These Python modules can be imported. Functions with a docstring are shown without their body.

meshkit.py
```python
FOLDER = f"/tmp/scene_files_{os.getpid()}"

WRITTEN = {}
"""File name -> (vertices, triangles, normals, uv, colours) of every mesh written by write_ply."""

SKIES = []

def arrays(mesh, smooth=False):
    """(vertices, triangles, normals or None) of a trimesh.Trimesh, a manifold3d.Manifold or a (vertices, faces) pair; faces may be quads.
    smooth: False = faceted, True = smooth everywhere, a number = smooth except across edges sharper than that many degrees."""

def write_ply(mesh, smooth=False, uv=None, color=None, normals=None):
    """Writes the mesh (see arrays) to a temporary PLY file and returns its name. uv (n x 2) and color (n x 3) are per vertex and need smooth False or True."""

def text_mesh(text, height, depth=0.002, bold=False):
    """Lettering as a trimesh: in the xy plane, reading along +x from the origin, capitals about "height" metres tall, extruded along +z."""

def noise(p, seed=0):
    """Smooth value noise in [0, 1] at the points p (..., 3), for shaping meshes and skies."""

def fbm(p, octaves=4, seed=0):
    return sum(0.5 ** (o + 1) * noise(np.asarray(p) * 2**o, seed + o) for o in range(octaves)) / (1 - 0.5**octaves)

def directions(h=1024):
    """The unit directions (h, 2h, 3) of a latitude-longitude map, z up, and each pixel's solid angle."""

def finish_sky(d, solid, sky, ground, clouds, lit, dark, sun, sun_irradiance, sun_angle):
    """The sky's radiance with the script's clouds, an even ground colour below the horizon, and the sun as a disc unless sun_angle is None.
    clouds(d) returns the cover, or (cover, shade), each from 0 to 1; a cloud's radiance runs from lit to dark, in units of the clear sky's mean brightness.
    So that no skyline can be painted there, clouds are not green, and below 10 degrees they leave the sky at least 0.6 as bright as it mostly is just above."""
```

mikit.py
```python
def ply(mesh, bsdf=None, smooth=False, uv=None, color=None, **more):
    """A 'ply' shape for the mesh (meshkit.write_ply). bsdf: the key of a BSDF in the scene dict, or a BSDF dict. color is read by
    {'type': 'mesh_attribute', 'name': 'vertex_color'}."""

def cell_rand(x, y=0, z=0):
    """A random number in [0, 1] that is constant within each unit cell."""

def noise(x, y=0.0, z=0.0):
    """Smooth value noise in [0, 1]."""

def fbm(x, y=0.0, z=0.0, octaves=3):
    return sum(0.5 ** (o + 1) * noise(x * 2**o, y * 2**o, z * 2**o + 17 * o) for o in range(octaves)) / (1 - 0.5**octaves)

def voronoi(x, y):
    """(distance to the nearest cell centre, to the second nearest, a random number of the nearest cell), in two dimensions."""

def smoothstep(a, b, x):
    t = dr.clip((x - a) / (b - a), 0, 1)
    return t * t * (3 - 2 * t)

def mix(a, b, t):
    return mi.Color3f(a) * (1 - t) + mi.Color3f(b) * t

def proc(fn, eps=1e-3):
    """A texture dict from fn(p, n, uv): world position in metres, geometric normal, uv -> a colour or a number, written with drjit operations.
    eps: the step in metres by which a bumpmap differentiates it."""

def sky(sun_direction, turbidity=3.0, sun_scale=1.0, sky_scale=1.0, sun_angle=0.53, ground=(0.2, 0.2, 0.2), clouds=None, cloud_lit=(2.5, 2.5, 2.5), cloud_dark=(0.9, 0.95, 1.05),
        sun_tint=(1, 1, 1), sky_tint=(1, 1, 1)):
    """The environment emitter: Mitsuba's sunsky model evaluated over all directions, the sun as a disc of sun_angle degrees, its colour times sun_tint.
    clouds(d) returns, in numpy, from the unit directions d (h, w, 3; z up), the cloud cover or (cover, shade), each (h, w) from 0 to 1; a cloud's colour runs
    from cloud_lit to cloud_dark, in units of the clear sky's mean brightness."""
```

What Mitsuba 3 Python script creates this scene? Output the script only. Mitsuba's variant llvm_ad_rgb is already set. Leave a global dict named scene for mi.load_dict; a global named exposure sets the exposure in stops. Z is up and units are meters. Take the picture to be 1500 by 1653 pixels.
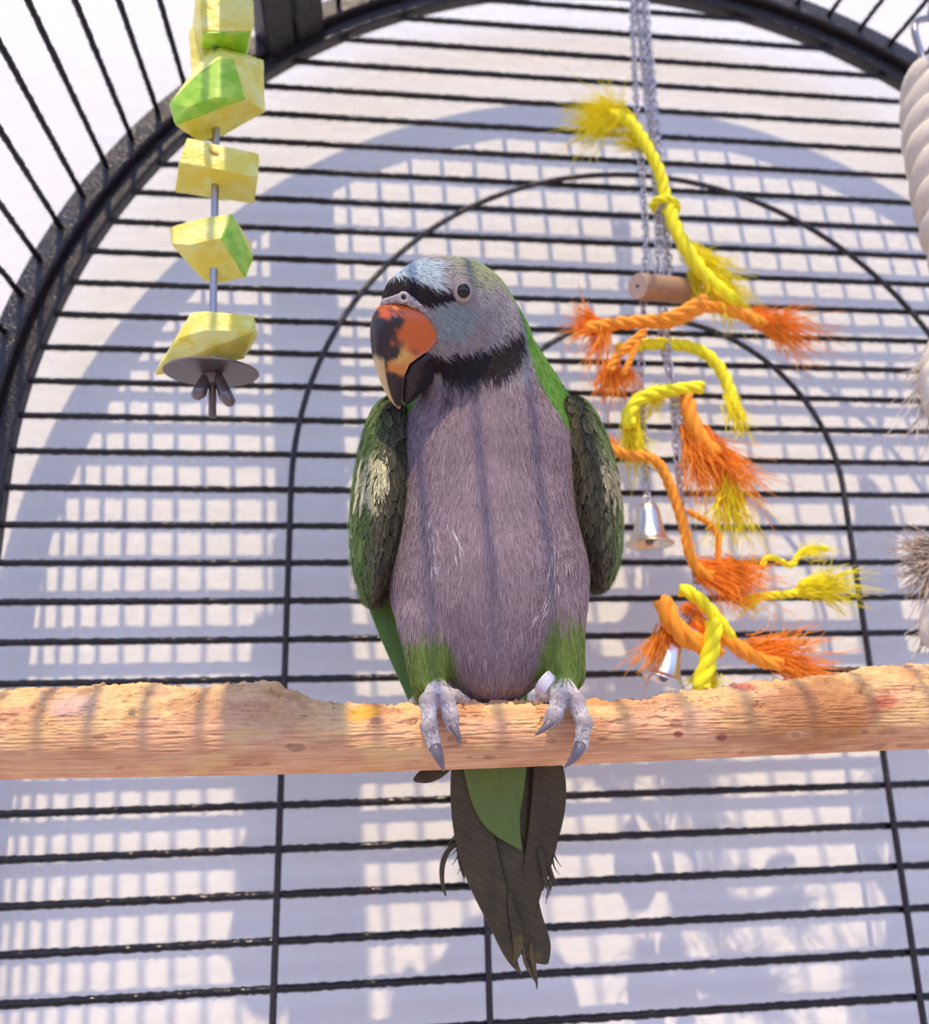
import math
import numpy as np, trimesh, mitsuba as mi, drjit as dr, manifold3d
import mikit, meshkit
from mikit import noise, fbm, smoothstep, mix

# ------------------------------------------------------------------ camera, sky, sun, exposure
scene, labels = {"type": "scene"}, {}
T = mi.ScalarTransform4f
FOC = 1300.0                                   # focal length for a 1500 px wide frame
YAW, PITCH, ROLL = 0.11403, 0.26174, -0.02340
CAM = np.array([0.0, 0.0, 1.3])
cy, sy, cp, sp = math.cos(YAW), math.sin(YAW), math.cos(PITCH), math.sin(PITCH)
FWD = np.array([sy * cp, cy * cp, sp])
R0 = np.array([cy, -sy, 0.0])
U0 = np.cross(R0, FWD)
RGT = R0 * math.cos(ROLL) + U0 * math.sin(ROLL)
UPV = -R0 * math.sin(ROLL) + U0 * math.cos(ROLL)
scene["camera"] = dict(type="thinlens", fov=2 * math.degrees(math.atan(750 / FOC)), fov_axis="x", aperture_radius=0.0019, focus_distance=0.352,
                       near_clip=0.01, far_clip=100.0, to_world=T().look_at(origin=CAM.tolist(), target=(CAM + FWD).tolist(), up=UPV.tolist()))
SUN = np.array([-0.06, -0.577, 1.0])
scene["sky"] = mikit.sky(SUN, turbidity=3.5, sun_scale=0.68, sky_scale=2.0, ground=(0.34, 0.29, 0.27), sun_tint=(1.0, 0.955, 0.78), sky_tint=(0.97, 0.92, 1.08))
exposure = 1.77


def un(x, y, Y):
    """The point in the vertical plane at distance Y in front of the camera where it meets the direction of a measured picture point."""
    d = FWD + RGT * (x - 750) / FOC - UPV * (y - 826.5) / FOC
    return CAM + d * (Y / d[1])


# ------------------------------------------------------------------ helpers
def V(*a):
    return np.array(a, float)


def numbered(key):
    if key not in scene and key not in labels:
        return key
    k = 1
    while f"{key}_{k:03d}" in scene or f"{key}_{k:03d}" in labels:
        k += 1
    return f"{key}_{k:03d}"


def thing(name, label, category, group=None):
    key = numbered(name)
    labels[key] = {"label": label, "category": category}
    if group:
        labels[key]["group"] = group
    return key


def part(parent, name, mesh, bsdf, smooth=True, label=None, color=None, kind=None):
    key = numbered(parent + "__" + name)
    scene[key] = mikit.ply(mesh, bsdf, smooth=smooth, color=color)
    if label or kind:
        labels[key] = {}
        if label:
            labels[key]["label"] = label
        if kind:
            labels[key]["kind"] = kind
    return key


def tube(pts, rad, n=8, flat=1.0, up=None, cap=True):
    """A tube along pts; rad a number or one per point; flat scales the second cross direction."""
    pts = np.asarray(pts, float)
    m = len(pts)
    rad = np.broadcast_to(np.asarray(rad, float), (m,))
    t = np.gradient(pts, axis=0)
    t /= np.maximum(np.linalg.norm(t, axis=1, keepdims=True), 1e-12)
    a = np.asarray(up, float) if up is not None else (V(0, 0, 1) if abs(t[0, 2]) < 0.9 else V(1, 0, 0))
    N = np.zeros_like(pts)
    for i in range(m):
        a = a - t[i] * (a @ t[i])
        a = a / max(np.linalg.norm(a), 1e-12)
        N[i] = a
    Bn = np.cross(t, N)
    th = np.linspace(0, 2 * np.pi, n, endpoint=False)
    ring = pts[:, None] + rad[:, None, None] * (np.cos(th)[None, :, None] * N[:, None] + flat * np.sin(th)[None, :, None] * Bn[:, None])
    v = ring.reshape(-1, 3)
    i, j = np.meshgrid(np.arange(m - 1), np.arange(n), indexing="ij")
    i, j = i.ravel(), j.ravel()
    k = (j + 1) % n
    f = np.vstack([np.c_[i * n + j, i * n + k, (i + 1) * n + k], np.c_[i * n + j, (i + 1) * n + k, (i + 1) * n + j]])
    if cap:
        v = np.vstack([v, pts[:1], pts[-1:]])
        j = np.arange(n)
        k = (j + 1) % n
        f = np.vstack([f, np.c_[np.full(n, m * n), k, j], np.c_[np.full(n, m * n + 1), (m - 1) * n + j, (m - 1) * n + k]])
    return trimesh.Trimesh(v, f, process=False)


def spline(P, n):
    """A smooth curve through the points P (any number of columns)."""
    from scipy.interpolate import PchipInterpolator, CubicSpline
    P = np.asarray(P, float)
    s = np.r_[0, np.cumsum(np.maximum(np.linalg.norm(np.diff(P[:, :3], axis=0), axis=1), 1e-9))]
    return (CubicSpline if len(P) > 2 else PchipInterpolator)(s, P)(np.linspace(0, s[-1], n))


def join(ms):
    return trimesh.util.concatenate([m for m in ms])


def sweep_square(path, dirs_a, dirs_b, a0, a1, b0, b1, bev=0.0015):
    """A rectangular bar with cut corners swept along path: a and b are the two cross directions at each point."""
    q = [(a0 + bev, b0), (a1 - bev, b0), (a1, b0 + bev), (a1, b1 - bev), (a1 - bev, b1), (a0 + bev, b1), (a0, b1 - bev), (a0, b0 + bev)]
    n, m = len(q), len(path)
    v = np.concatenate([(path + dirs_a * a + dirs_b * b)[:, None] for a, b in q], 1).reshape(-1, 3)
    f = []
    for i in range(m - 1):
        for j in range(n):
            k = (j + 1) % n
            f += [[i * n + j, i * n + k, (i + 1) * n + k], [i * n + j, (i + 1) * n + k, (i + 1) * n + j]]
    for j in range(1, n - 1):
        f += [[0, j + 1, j], [(m - 1) * n, (m - 1) * n + j, (m - 1) * n + j + 1]]
    out = trimesh.Trimesh(v, f, process=False)
    out.fix_normals()
    return out


# ------------------------------------------------------------------ materials
def rough(base, r=0.5, **k):
    c = {"type": "rgb", "value": list(base)} if not isinstance(base, dict) else base
    return {"type": "twosided", "bsdf": {"type": "principled", "base_color": c, "roughness": r, **k}}


VC = {"type": "mesh_attribute", "name": "vertex_color"}


def wall_color(p, n, uv):
    t = fbm(p.x * 9, p.z * 9, 3.0)
    return mix((0.85, 0.83, 0.79), (0.89, 0.88, 0.84), t)


scene["wall_paint"] = {"type": "twosided", "bsdf": {"type": "bumpmap", "arbitrary": mikit.proc(lambda p, n, uv: fbm(p.x * 160, p.z * 160, 1.0), eps=0.001), "scale": 0.0006,
                       "bsdf": {"type": "principled", "base_color": mikit.proc(wall_color), "roughness": 0.8}}}
scene["floor_concrete"] = rough(mikit.proc(lambda p, n, uv: mix((0.36, 0.29, 0.26), (0.44, 0.36, 0.32), fbm(p.x * 6, p.y * 6, 0.0))), 0.9)


def hammer(p, n, uv):
    return fbm(p.x * 900, p.y * 900, p.z * 900, octaves=2)


scene["hammer_paint"] = {"type": "twosided", "bsdf": {"type": "bumpmap", "arbitrary": mikit.proc(hammer, eps=0.0002), "scale": 0.0009,
                         "bsdf": {"type": "principled", "base_color": mikit.proc(lambda p, n, uv: mix((0.006, 0.005, 0.006), (0.030, 0.025, 0.034), smoothstep(0.35, 0.75, hammer(p, n, uv)))),
                                  "roughness": 0.3, "specular": 0.6}}}
scene["bar_paint"] = rough((0.008, 0.006, 0.007), 0.13, specular=0.45)

# ------------------------------------------------------------------ the setting
D = 0.5367                                     # the cage's back panel
CX, CZ = 0.205, CAM[2] + 0.161                 # centre of its arches
WALL_Y = D + 0.052
w = trimesh.creation.box((4.0, 0.1, 3.2))
w.apply_translation((0.2, WALL_Y + 0.05, 1.6))
scene["wall_back"] = mikit.ply(w, "wall_paint")
labels["wall_back"] = {"label": "white painted wall behind the cage, crossed by bar shadows", "kind": "structure"}
fl = trimesh.creation.box((4.0, 4.0, 0.1))
fl.apply_translation((0.2, WALL_Y - 2.0, -0.05))
scene["floor"] = mikit.ply(fl, "floor_concrete")
labels["floor"] = {"label": "concrete floor in front of the wall", "kind": "structure"}

# ------------------------------------------------------------------ the cage
rng = np.random.default_rng(5)
cage = thing("bird_cage", "black hammered-paint bird cage with an arched back of horizontal bars", "bird cage")
R_IN = 0.446


def arch(r, z_low, n=97):
    th = np.linspace(np.pi, 0, n)
    pts = np.c_[CX + r * np.cos(th), np.full(n, D), CZ + r * np.sin(th)]
    leg = np.linspace(z_low, CZ, 12)[:-1]
    l = np.c_[np.full(11, CX - r), np.full(11, D), leg]
    rr = np.c_[np.full(11, CX + r), np.full(11, D), leg[::-1]]
    return np.vstack([l, pts, rr])


def bar_tube(a, b, r, pitch=0.0022, amp=0.00036, n=7):
    """A straight round bar with the lumps of hammered paint."""
    m = max(3, int(np.linalg.norm(b - a) / pitch))
    t = np.linspace(0, 1, m)[:, None]
    tb = tube(a + (b - a) * t, r, n=n, cap=True)
    v = np.array(tb.vertices)
    k = m * n
    axis = np.repeat(a + (b - a) * t, n, 0)
    out = (v[:k] - axis) / r
    v[:k] += out * (rng.random((k, 1)) - 0.5) * 2 * amp
    return trimesh.Trimesh(v, tb.faces, process=False)


Z_LOW = CAM[2] - 0.30
ring_path = arch(0.0001, Z_LOW)
radial = np.vstack([np.tile(V(-1, 0, 0), (11, 1)), np.c_[np.cos(np.linspace(np.pi, 0, 97)), np.zeros(97), np.sin(np.linspace(np.pi, 0, 97))], np.tile(V(1, 0, 0), (11, 1))])
ydir = np.tile(V(0, 1, 0), (len(radial), 1))
back = part(cage, "back_panel", sweep_square(ring_path, radial, ydir, R_IN, R_IN + 0.011, -0.005, 0.006), "hammer_paint", smooth=25)
for k in range(-1, 36):
    z = CAM[2] + 0.5914 - k * 0.0254
    if z < Z_LOW + 0.01:
        continue
    half = R_IN + 0.004 if z < CZ else math.sqrt(max((R_IN + 0.004) ** 2 - (z - CZ) ** 2, 1e-6))
    if half < 0.05:
        continue
    part(back, "bar", bar_tube(V(CX - half, D, z), V(CX + half, D, z), 0.0023), "bar_paint")
for r in (0.262, 0.136):
    part(back, "arch_wire", tube(arch(r, Z_LOW) + V(0, -0.0042, 0), 0.0021, n=9), "hammer_paint")

roof = part(cage, "roof", sweep_square(ring_path, radial, ydir, R_IN + 0.0115, R_IN + 0.0285, -0.012, -0.001), "hammer_paint", smooth=25)
Y_FRONT = -0.12
R_BAR = R_IN + 0.021
for k in range(-3, 48):
    th = math.radians(163.5 - 3.58 * k)
    if math.radians(123) < th < math.radians(129.5) or th < math.radians(2):
        continue
    a = V(CX + R_BAR * math.cos(th), D - 0.006, CZ + R_BAR * math.sin(th))
    b = V(CX + R_BAR * math.cos(th), Y_FRONT, CZ + R_BAR * math.sin(th))
    if th < math.radians(80):                  # the right half of the roof spreads a little towards the front
        b[0] += 0.10 * (D - Y_FRONT) * min(1, (math.radians(80) - th) / 0.5)
    part(roof, "bar", bar_tube(a, b, 0.0021), "bar_paint")
for th0 in (128.0, 124.6):                     # the two joined rails along the roof
    th = math.radians(th0)
    pth = np.array([[CX, D - 0.004, CZ], [CX, 0.2, CZ], [CX, Y_FRONT, CZ]])
    da = np.tile(V(math.cos(th), 0, math.sin(th)), (3, 1))
    db = np.tile(V(-math.sin(th), 0, math.cos(th)), (3, 1))
    part(roof, "rail", sweep_square(pth, da, db, R_IN + 0.008, R_IN + 0.028, -0.0125, 0.0125), "hammer_paint", smooth=25)
part(roof, "hoop", sweep_square(ring_path + V(0, Y_FRONT - D, 0), radial, ydir, R_IN + 0.0115, R_IN + 0.0285, -0.012, 0.0), "hammer_paint", smooth=25)

# ------------------------------------------------------------------ the branch perch
PY = 0.375                                     # the distance of its axis


def wood(p, n, uv):
    g = fbm(p.x * 60, p.y * 900, p.z * 900)
    b = fbm(p.x * 45, p.y * 60, p.z * 60)
    c = mix((0.54, 0.235, 0.11), (0.80, 0.46, 0.25), smoothstep(0.25, 0.7, g * 0.6 + b * 0.4))
    raw = smoothstep(0.42, 0.62, fbm(p.x * 55, p.y * 90, p.z * 90 + 5) + 9.0 * (p.z - CAM[2] - 0.0035))  # chewed wood, yellower with height: the sunlit top painted into the colour
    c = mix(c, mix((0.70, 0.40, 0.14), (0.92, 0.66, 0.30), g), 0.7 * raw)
    s = fbm(p.x * 28 + 7, p.y * 34, p.z * 40)
    c = mix(c, (0.62, 0.28, 0.08), 0.75 * smoothstep(0.58, 0.72, s))
    q = fbm(p.x * 90 + 3, p.y * 120, p.z * 160)
    c = mix(c, (0.30, 0.13, 0.07), 0.6 * smoothstep(0.68, 0.78, q))
    for (x, z, r, col, a) in STAINS:
        d = dr.sqrt(dr.square((p.x - x) / r) + dr.square((p.z - z) / (0.6 * r)))
        c = mix(c, col, a * (1 - smoothstep(0.5, 1.2, d + 1.2 * (q - 0.5))))
    return c


STAINS = []
for (x, y, r, col, a) in ((1330, 1140, 110, (0.40, 0.15, 0.05), 0.75), (1230, 1165, 80, (0.42, 0.17, 0.06), 0.6), (1215, 1106, 22, (0.55, 0.10, 0.10), 0.7), (1425, 1130, 20, (0.5, 0.08, 0.05), 0.6),
                          (590, 1150, 26, (0.9, 0.42, 0.03), 0.8), (120, 1135, 40, (0.62, 0.42, 0.36), 0.7), (320, 1140, 45, (0.45, 0.2, 0.1), 0.5), (440, 1150, 60, (0.5, 0.25, 0.13), 0.5),
                          (60, 1175, 40, (0.8, 0.45, 0.18), 0.6), (1095, 1185, 9, (0.25, 0.05, 0.04), 0.9), (1165, 1190, 9, (0.25, 0.05, 0.04), 0.8)):
    P = un(x, y, PY - 0.016)
    STAINS.append((float(P[0]), float(P[2]), r * PY / FOC, col, a))
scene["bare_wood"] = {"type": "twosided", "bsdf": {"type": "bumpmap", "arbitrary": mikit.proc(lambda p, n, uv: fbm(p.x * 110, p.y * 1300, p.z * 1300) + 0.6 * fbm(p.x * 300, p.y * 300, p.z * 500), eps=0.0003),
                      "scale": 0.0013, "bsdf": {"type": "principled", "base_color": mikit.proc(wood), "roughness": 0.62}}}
TOPS = [(-260, 1116), (-80, 1114), (0, 1113), (60, 1111), (120, 1112), (150, 1105), (230, 1103), (290, 1110), (335, 1109), (365, 1102), (420, 1099), (448, 1101), (475, 1116), (500, 1128), (545, 1136), (600, 1138),
        (660, 1137), (750, 1130), (850, 1133), (900, 1134), (960, 1130), (1040, 1130), (1075, 1117), (1150, 1113), (1200, 1102), (1245, 1097), (1300, 1095), (1340, 1089), (1400, 1077), (1500, 1073), (1600, 1071), (1780, 1070)]
BOTS = [(-260, 1262), (0, 1259), (300, 1254), (450, 1251), (750, 1243), (1020, 1231), (1200, 1222), (1500, 1209), (1780, 1196)]
xs = np.linspace(-260, 1780, 620)
yt, yb = np.interp(xs, *np.array(TOPS).T), np.interp(xs, *np.array(BOTS).T)
yb_s = np.convolve(np.pad(yb, 40, "edge"), np.ones(81) / 81, "valid")
ypl = 1105 + 0 * xs                             # the uncut branch would reach this high at the left and right
cen, hgt, bot = [], [], []
for x, a, b in zip(xs, yt, yb_s):
    t_, b_ = un(x, a, PY - 0.004), un(x, b, PY - 0.004)
    cen.append([t_[0], PY, b_[2]])
    hgt.append(t_[2] - b_[2])
cen, hgt = np.array(cen), np.array(hgt)
na = 72
th = np.linspace(0, 2 * np.pi, na, endpoint=False)
rb = 0.0182 + 0.0012 * np.cos(xs / 260.0)       # radius of the whole branch
gr = np.zeros((len(xs), na, 3))
for i in range(len(xs)):
    full = 2 * rb[i]
    zz = rb[i] + rb[i] * np.cos(th)
    yy = rb[i] * np.sin(th)
    cut = hgt[i]
    zz = np.where(zz > cut * 0.55, cut * 0.55 + (zz - cut * 0.55) * (cut * 0.45) / (full - cut * 0.55), zz)
    gr[i, :, 0], gr[i, :, 1], gr[i, :, 2] = cen[i, 0], PY + yy, cen[i, 2] + zz
P = gr.reshape(-1, 3)
nrm = np.repeat(np.stack([0 * th, np.sin(th), np.cos(th)], -1)[None], len(xs), 0).reshape(-1, 3)
chew = np.clip(nrm[:, 2] + 0.25, 0, 1)
h = (meshkit.fbm(P * [70, 130, 130], 4, 3) - 0.5) * 0.0034 * chew + (meshkit.fbm(P * [260, 420, 420], 3, 8) - 0.5) * 0.0024 * (0.2 + chew)
h -= 0.0030 * chew * np.clip(meshkit.fbm(P * [120, 170, 170], 3, 21) - 0.54, 0, 1) * 6
h += 0.0007 * chew * (np.abs(meshkit.fbm(P * [130, 520, 520], 3, 33) - .5) < .035)
P = P + nrm * h[:, None]
i, j = np.meshgrid(np.arange(len(xs) - 1), np.arange(na), indexing="ij")
i, j = i.ravel(), j.ravel()
k = (j + 1) % na
F = np.vstack([np.c_[i * na + j, (i + 1) * na + k, i * na + k], np.c_[i * na + j, (i + 1) * na + j, (i + 1) * na + k]])
for e, base in ((0, 0), (1, (len(xs) - 1) * na)):
    P = np.vstack([P, P[base:base + na].mean(0)])
    jj = np.arange(na)
    F = np.vstack([F, np.c_[np.full(na, len(P) - 1), base + (jj if e == 0 else (jj + 1) % na), base + ((jj + 1) % na if e == 0 else jj)]])
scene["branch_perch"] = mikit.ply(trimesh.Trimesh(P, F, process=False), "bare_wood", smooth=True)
labels["branch_perch"] = {"label": "thick peeled branch, chewed on top, running across the cage under the parrot's feet", "category": "perch"}

# ------------------------------------------------------------------ shaping the parrot: distance functions and a mesher


def S(px, Y=0.37):
    return px * Y * 1.02 / FOC


def sd_ell(p, c, r, axes=None):
    q = p - c
    if axes is not None:
        q = q @ np.asarray(axes).T
    r = np.asarray(r, float)
    k0 = np.linalg.norm(q / r, axis=-1)
    k1 = np.linalg.norm(q / (r * r), axis=-1)
    return k0 * (k0 - 1) / np.maximum(k1, 1e-9)


def sd_cone(p, a, b, r1, r2):
    ba = b - a
    t = np.clip(((p - a) @ ba) / (ba @ ba), 0, 1)
    return np.linalg.norm(p - a - t[..., None] * ba, axis=-1) - (r1 + (r2 - r1) * t)


def smin(a, b, k):
    h = np.clip(0.5 + 0.5 * (b - a) / k, 0, 1)
    return b + (a - b) * h - k * h * (1 - h)


def mesh_sdf(f, lo, hi, h):
    """Surface nets on a grid of step h, computed in full only near the surface."""
    lo, hi = np.asarray(lo, float), np.asarray(hi, float)
    B = 5
    n = (np.ceil((hi - lo) / h / B).astype(int) + 1) * B
    cn = n // B
    ci = np.stack(np.meshgrid(*[np.arange(c) for c in cn], indexing="ij"), -1).reshape(-1, 3)
    dc = f(lo + (ci + 0.5) * B * h)
    near = np.abs(dc) < B * h * 1.6
    D3 = np.repeat(np.repeat(np.repeat(np.where(dc > 0, 1.0, -1.0).reshape(cn), B, 0), B, 1), B, 2)
    off = np.stack(np.meshgrid(*[np.arange(B)] * 3, indexing="ij"), -1).reshape(-1, 3)
    fi = (ci[near][:, None] * B + off).reshape(-1, 3)
    D3[fi[:, 0], fi[:, 1], fi[:, 2]] = f(lo + fi * h)
    s = D3 < 0
    cnt = np.zeros(np.array(D3.shape) - 1, int)
    corners = [(a, b, c) for a in (0, 1) for b in (0, 1) for c in (0, 1)]
    m = np.array(D3.shape) - 1
    for a, b, c in corners:
        cnt += s[a:m[0] + a, b:m[1] + b, c:m[2] + c]
    act = np.argwhere((cnt > 0) & (cnt < 8))
    vid = -np.ones(cnt.shape, int)
    vid[act[:, 0], act[:, 1], act[:, 2]] = np.arange(len(act))
    acc, num = np.zeros((len(act), 3)), np.zeros(len(act))
    for u in corners:
        for ax in range(3):
            if u[ax]:
                continue
            w = list(u)
            w[ax] = 1
            pa, pb = act + u, act + w
            da, db = D3[pa[:, 0], pa[:, 1], pa[:, 2]], D3[pb[:, 0], pb[:, 1], pb[:, 2]]
            cr = (da < 0) != (db < 0)
            t = np.where(cr, da / np.where(cr, da - db, 1), 0)
            acc += np.where(cr[:, None], pa + t[:, None] * (pb - pa), 0)
            num += cr
    v = lo + acc / num[:, None] * h
    faces = []
    for ax in range(3):
        u, w = [(1, 2), (2, 0), (0, 1)][ax]
        sl = [slice(0, -1)] * 3
        a = s[tuple(slice(0, -1) if q == ax else slice(None) for q in range(3))]
        b = s[tuple(slice(1, None) if q == ax else slice(None) for q in range(3))]
        e = np.argwhere(a != b)
        e = e[(e[:, u] > 0) & (e[:, w] > 0) & (e[:, u] < m[u]) & (e[:, w] < m[w])]
        U, W = np.eye(3, dtype=int)[u], np.eye(3, dtype=int)[w]
        q = np.stack([vid[tuple((e - U - W).T)], vid[tuple((e - W).T)], vid[tuple(e.T)], vid[tuple((e - U).T)]], 1)
        flip = ~a[tuple(e.T)]
        q[flip] = q[flip][:, ::-1]
        faces.append(q)
    q = np.vstack(faces)
    q = q[(q >= 0).all(1)]
    return trimesh.Trimesh(v, np.vstack([q[:, [0, 1, 2]], q[:, [0, 2, 3]]]), process=False)


# ------------------------------------------------------------------ the parrot
parrot = thing("parrot", "mauve-breasted green parakeet with a black chin and red beak gripping the branch", "parrot")
HC = un(719, 503, 0.352)
HA = math.radians(50)                          # the head is turned towards the picture's left and bent down towards the viewer
h_in = (HC - CAM) / np.linalg.norm(HC - CAM)
h_rt = np.cross(h_in, UPV)
h_rt /= np.linalg.norm(h_rt)
HF = -math.sin(HA) * h_rt - math.cos(HA) * h_in - 0.05 * np.cross(h_rt, h_in)
HF /= np.linalg.norm(HF)
HL = np.cross(np.cross(h_rt, h_in), HF)        # the bird's left
HL /= np.linalg.norm(HL)
HU = np.cross(HF, HL)
HAX = np.stack([HF, HL, HU])
torso = [(un(782, 770, .387), (S(166), .037, S(185))), (un(789, 925, .386), (S(171), .039, S(185))), (un(797, 1056, .388), (S(80), .025, S(82)))]
BASE = PY - 0.0265                             # where the toes run in front of the branch
TOES = [  # (chain of points, radius in pixels)
    [(704, 1112, .366, 17), (692, 1132, .3525, 15.5), (693, 1172, .3500, 13.5), (702, 1206, .3510, 13.5)],
    [(708, 1112, .366, 17), (722, 1132, .3525, 14), (728, 1158, .3510, 13.5), (731, 1172, .3510, 12)],
    [(700, 1116, .368, 14), (681, 1124, .372, 11), (668, 1132, .376, 9)],
    [(710, 1116, .368, 13), (735, 1124, .371, 11), (752, 1131, .376, 9)],
    [(876, 1100, .378, 17), (905, 1110, .366, 20), (903, 1130, .3525, 16), (894, 1156, .3500, 14.5), (886, 1168, .3505, 11)],
    [(912, 1112, .364, 20), (930, 1134, .3525, 16), (943, 1166, .3500, 14), (938, 1204, .3510, 14)],
    [(905, 1116, .366, 14), (882, 1124, .368, 11), (866, 1131, .374, 9)],
]
CHAINS = [[(un(a, b, c), S(r * .84, c)) for a, b, c, r in ch] for ch in TOES]
THIGHS = [(un(682, 1010, .372), un(691, 1100, .371), S(38), S(27)), (un(903, 985, .372), un(913, 1088, .371), S(40), S(31))]

SHOULDERS = [(un(834, 555, .386), un(925, 715, .398)), (un(672, 660, .398), un(636, 730, .400))]


def sd_head(p):
    q = (p - HC) @ HAX.T
    q = q * np.stack([np.ones_like(q[..., 0]), 1 + np.clip(q[..., 0], 0, None) * 22 * np.clip(1.1 - q[..., 2] / .02, .4, 1.3), np.ones_like(q[..., 0])], -1)
    d = sd_ell(q, np.zeros(3), (.0362, .0285, .0258)) * .85
    return smin(d, sd_ell(q, V(.008, 0, -.012), (.020, .018, .018)) * .85, .006)


def sd_body(p):
    d = smin(sd_ell(p, *torso[0]), sd_ell(p, *torso[1]), .014)
    d = smin(d, sd_ell(p, *torso[2]), .012)
    d = smin(d, sd_cone(p, un(772, 565, .368), un(788, 700, .388), S(96), S(138)), .012)
    d = smin(d, sd_cone(p, un(800, 1080, .419), un(812, 1200, .420), .018, .010), .010)
    d = smin(d, sd_head(p), .007)
    for a, b in SHOULDERS:
        d = smin(d, sd_cone(p, a, b, S(30), S(42)), .010)
    for a, b, r1, r2 in THIGHS:
        d = smin(d, sd_cone(p, a, b, r1, r2), .008)
    low = p[..., 2] < CAM[2] + 0.035
    if low.any():
        q = p[low]
        dl = d[low]
        for ch in CHAINS:
            dt = None
            for (a, r1), (b, r2) in zip(ch[:-1], ch[1:]):
                x = sd_cone(q, a, b, r1, r2)
                dt = x if dt is None else smin(dt, x, .0025)
            dl = smin(dl, dt, .0022)
        d = d.copy()
        d[low] = dl
    return d


def hit(px, py, f=None, y0=0.29, y1=0.43):
    """The first point of the parrot's surface in the direction of a measured picture point."""
    f = f or sd_body
    o, e = un(px, py, y0), un(px, py, y1)
    q = o + (e - o) * np.linspace(0, 1, 281)[:, None]
    d = f(q)
    i = int(np.argmax(d < 0)) if (d < 0).any() else int(np.argmin(d))
    q = q[i:i + 1]
    for _ in range(6):
        q = q - grad(f, q) * f(q)[:, None]
    return q[0]


def grad(f, p, h=2e-4):
    g = np.stack([f(p + e) - f(p - e) for e in np.eye(3) * h], -1)
    return g / np.maximum(np.linalg.norm(g, axis=-1, keepdims=True), 1e-9)


def chart(p):
    """Azimuth from the beak (mirrored) and height angle around the head, in radians."""
    q = (np.atleast_2d(p) - HC) @ HAX.T
    return np.stack([np.arctan2(np.abs(q[:, 1]), q[:, 0]), np.arctan2(q[:, 2], np.hypot(q[:, 0], q[:, 1]))], -1)


def region(points, f=None):
    from shapely.geometry import Polygon
    return Polygon([chart(hit(x, y, f))[0] for x, y in points]).buffer(0)


import shapely


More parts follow.
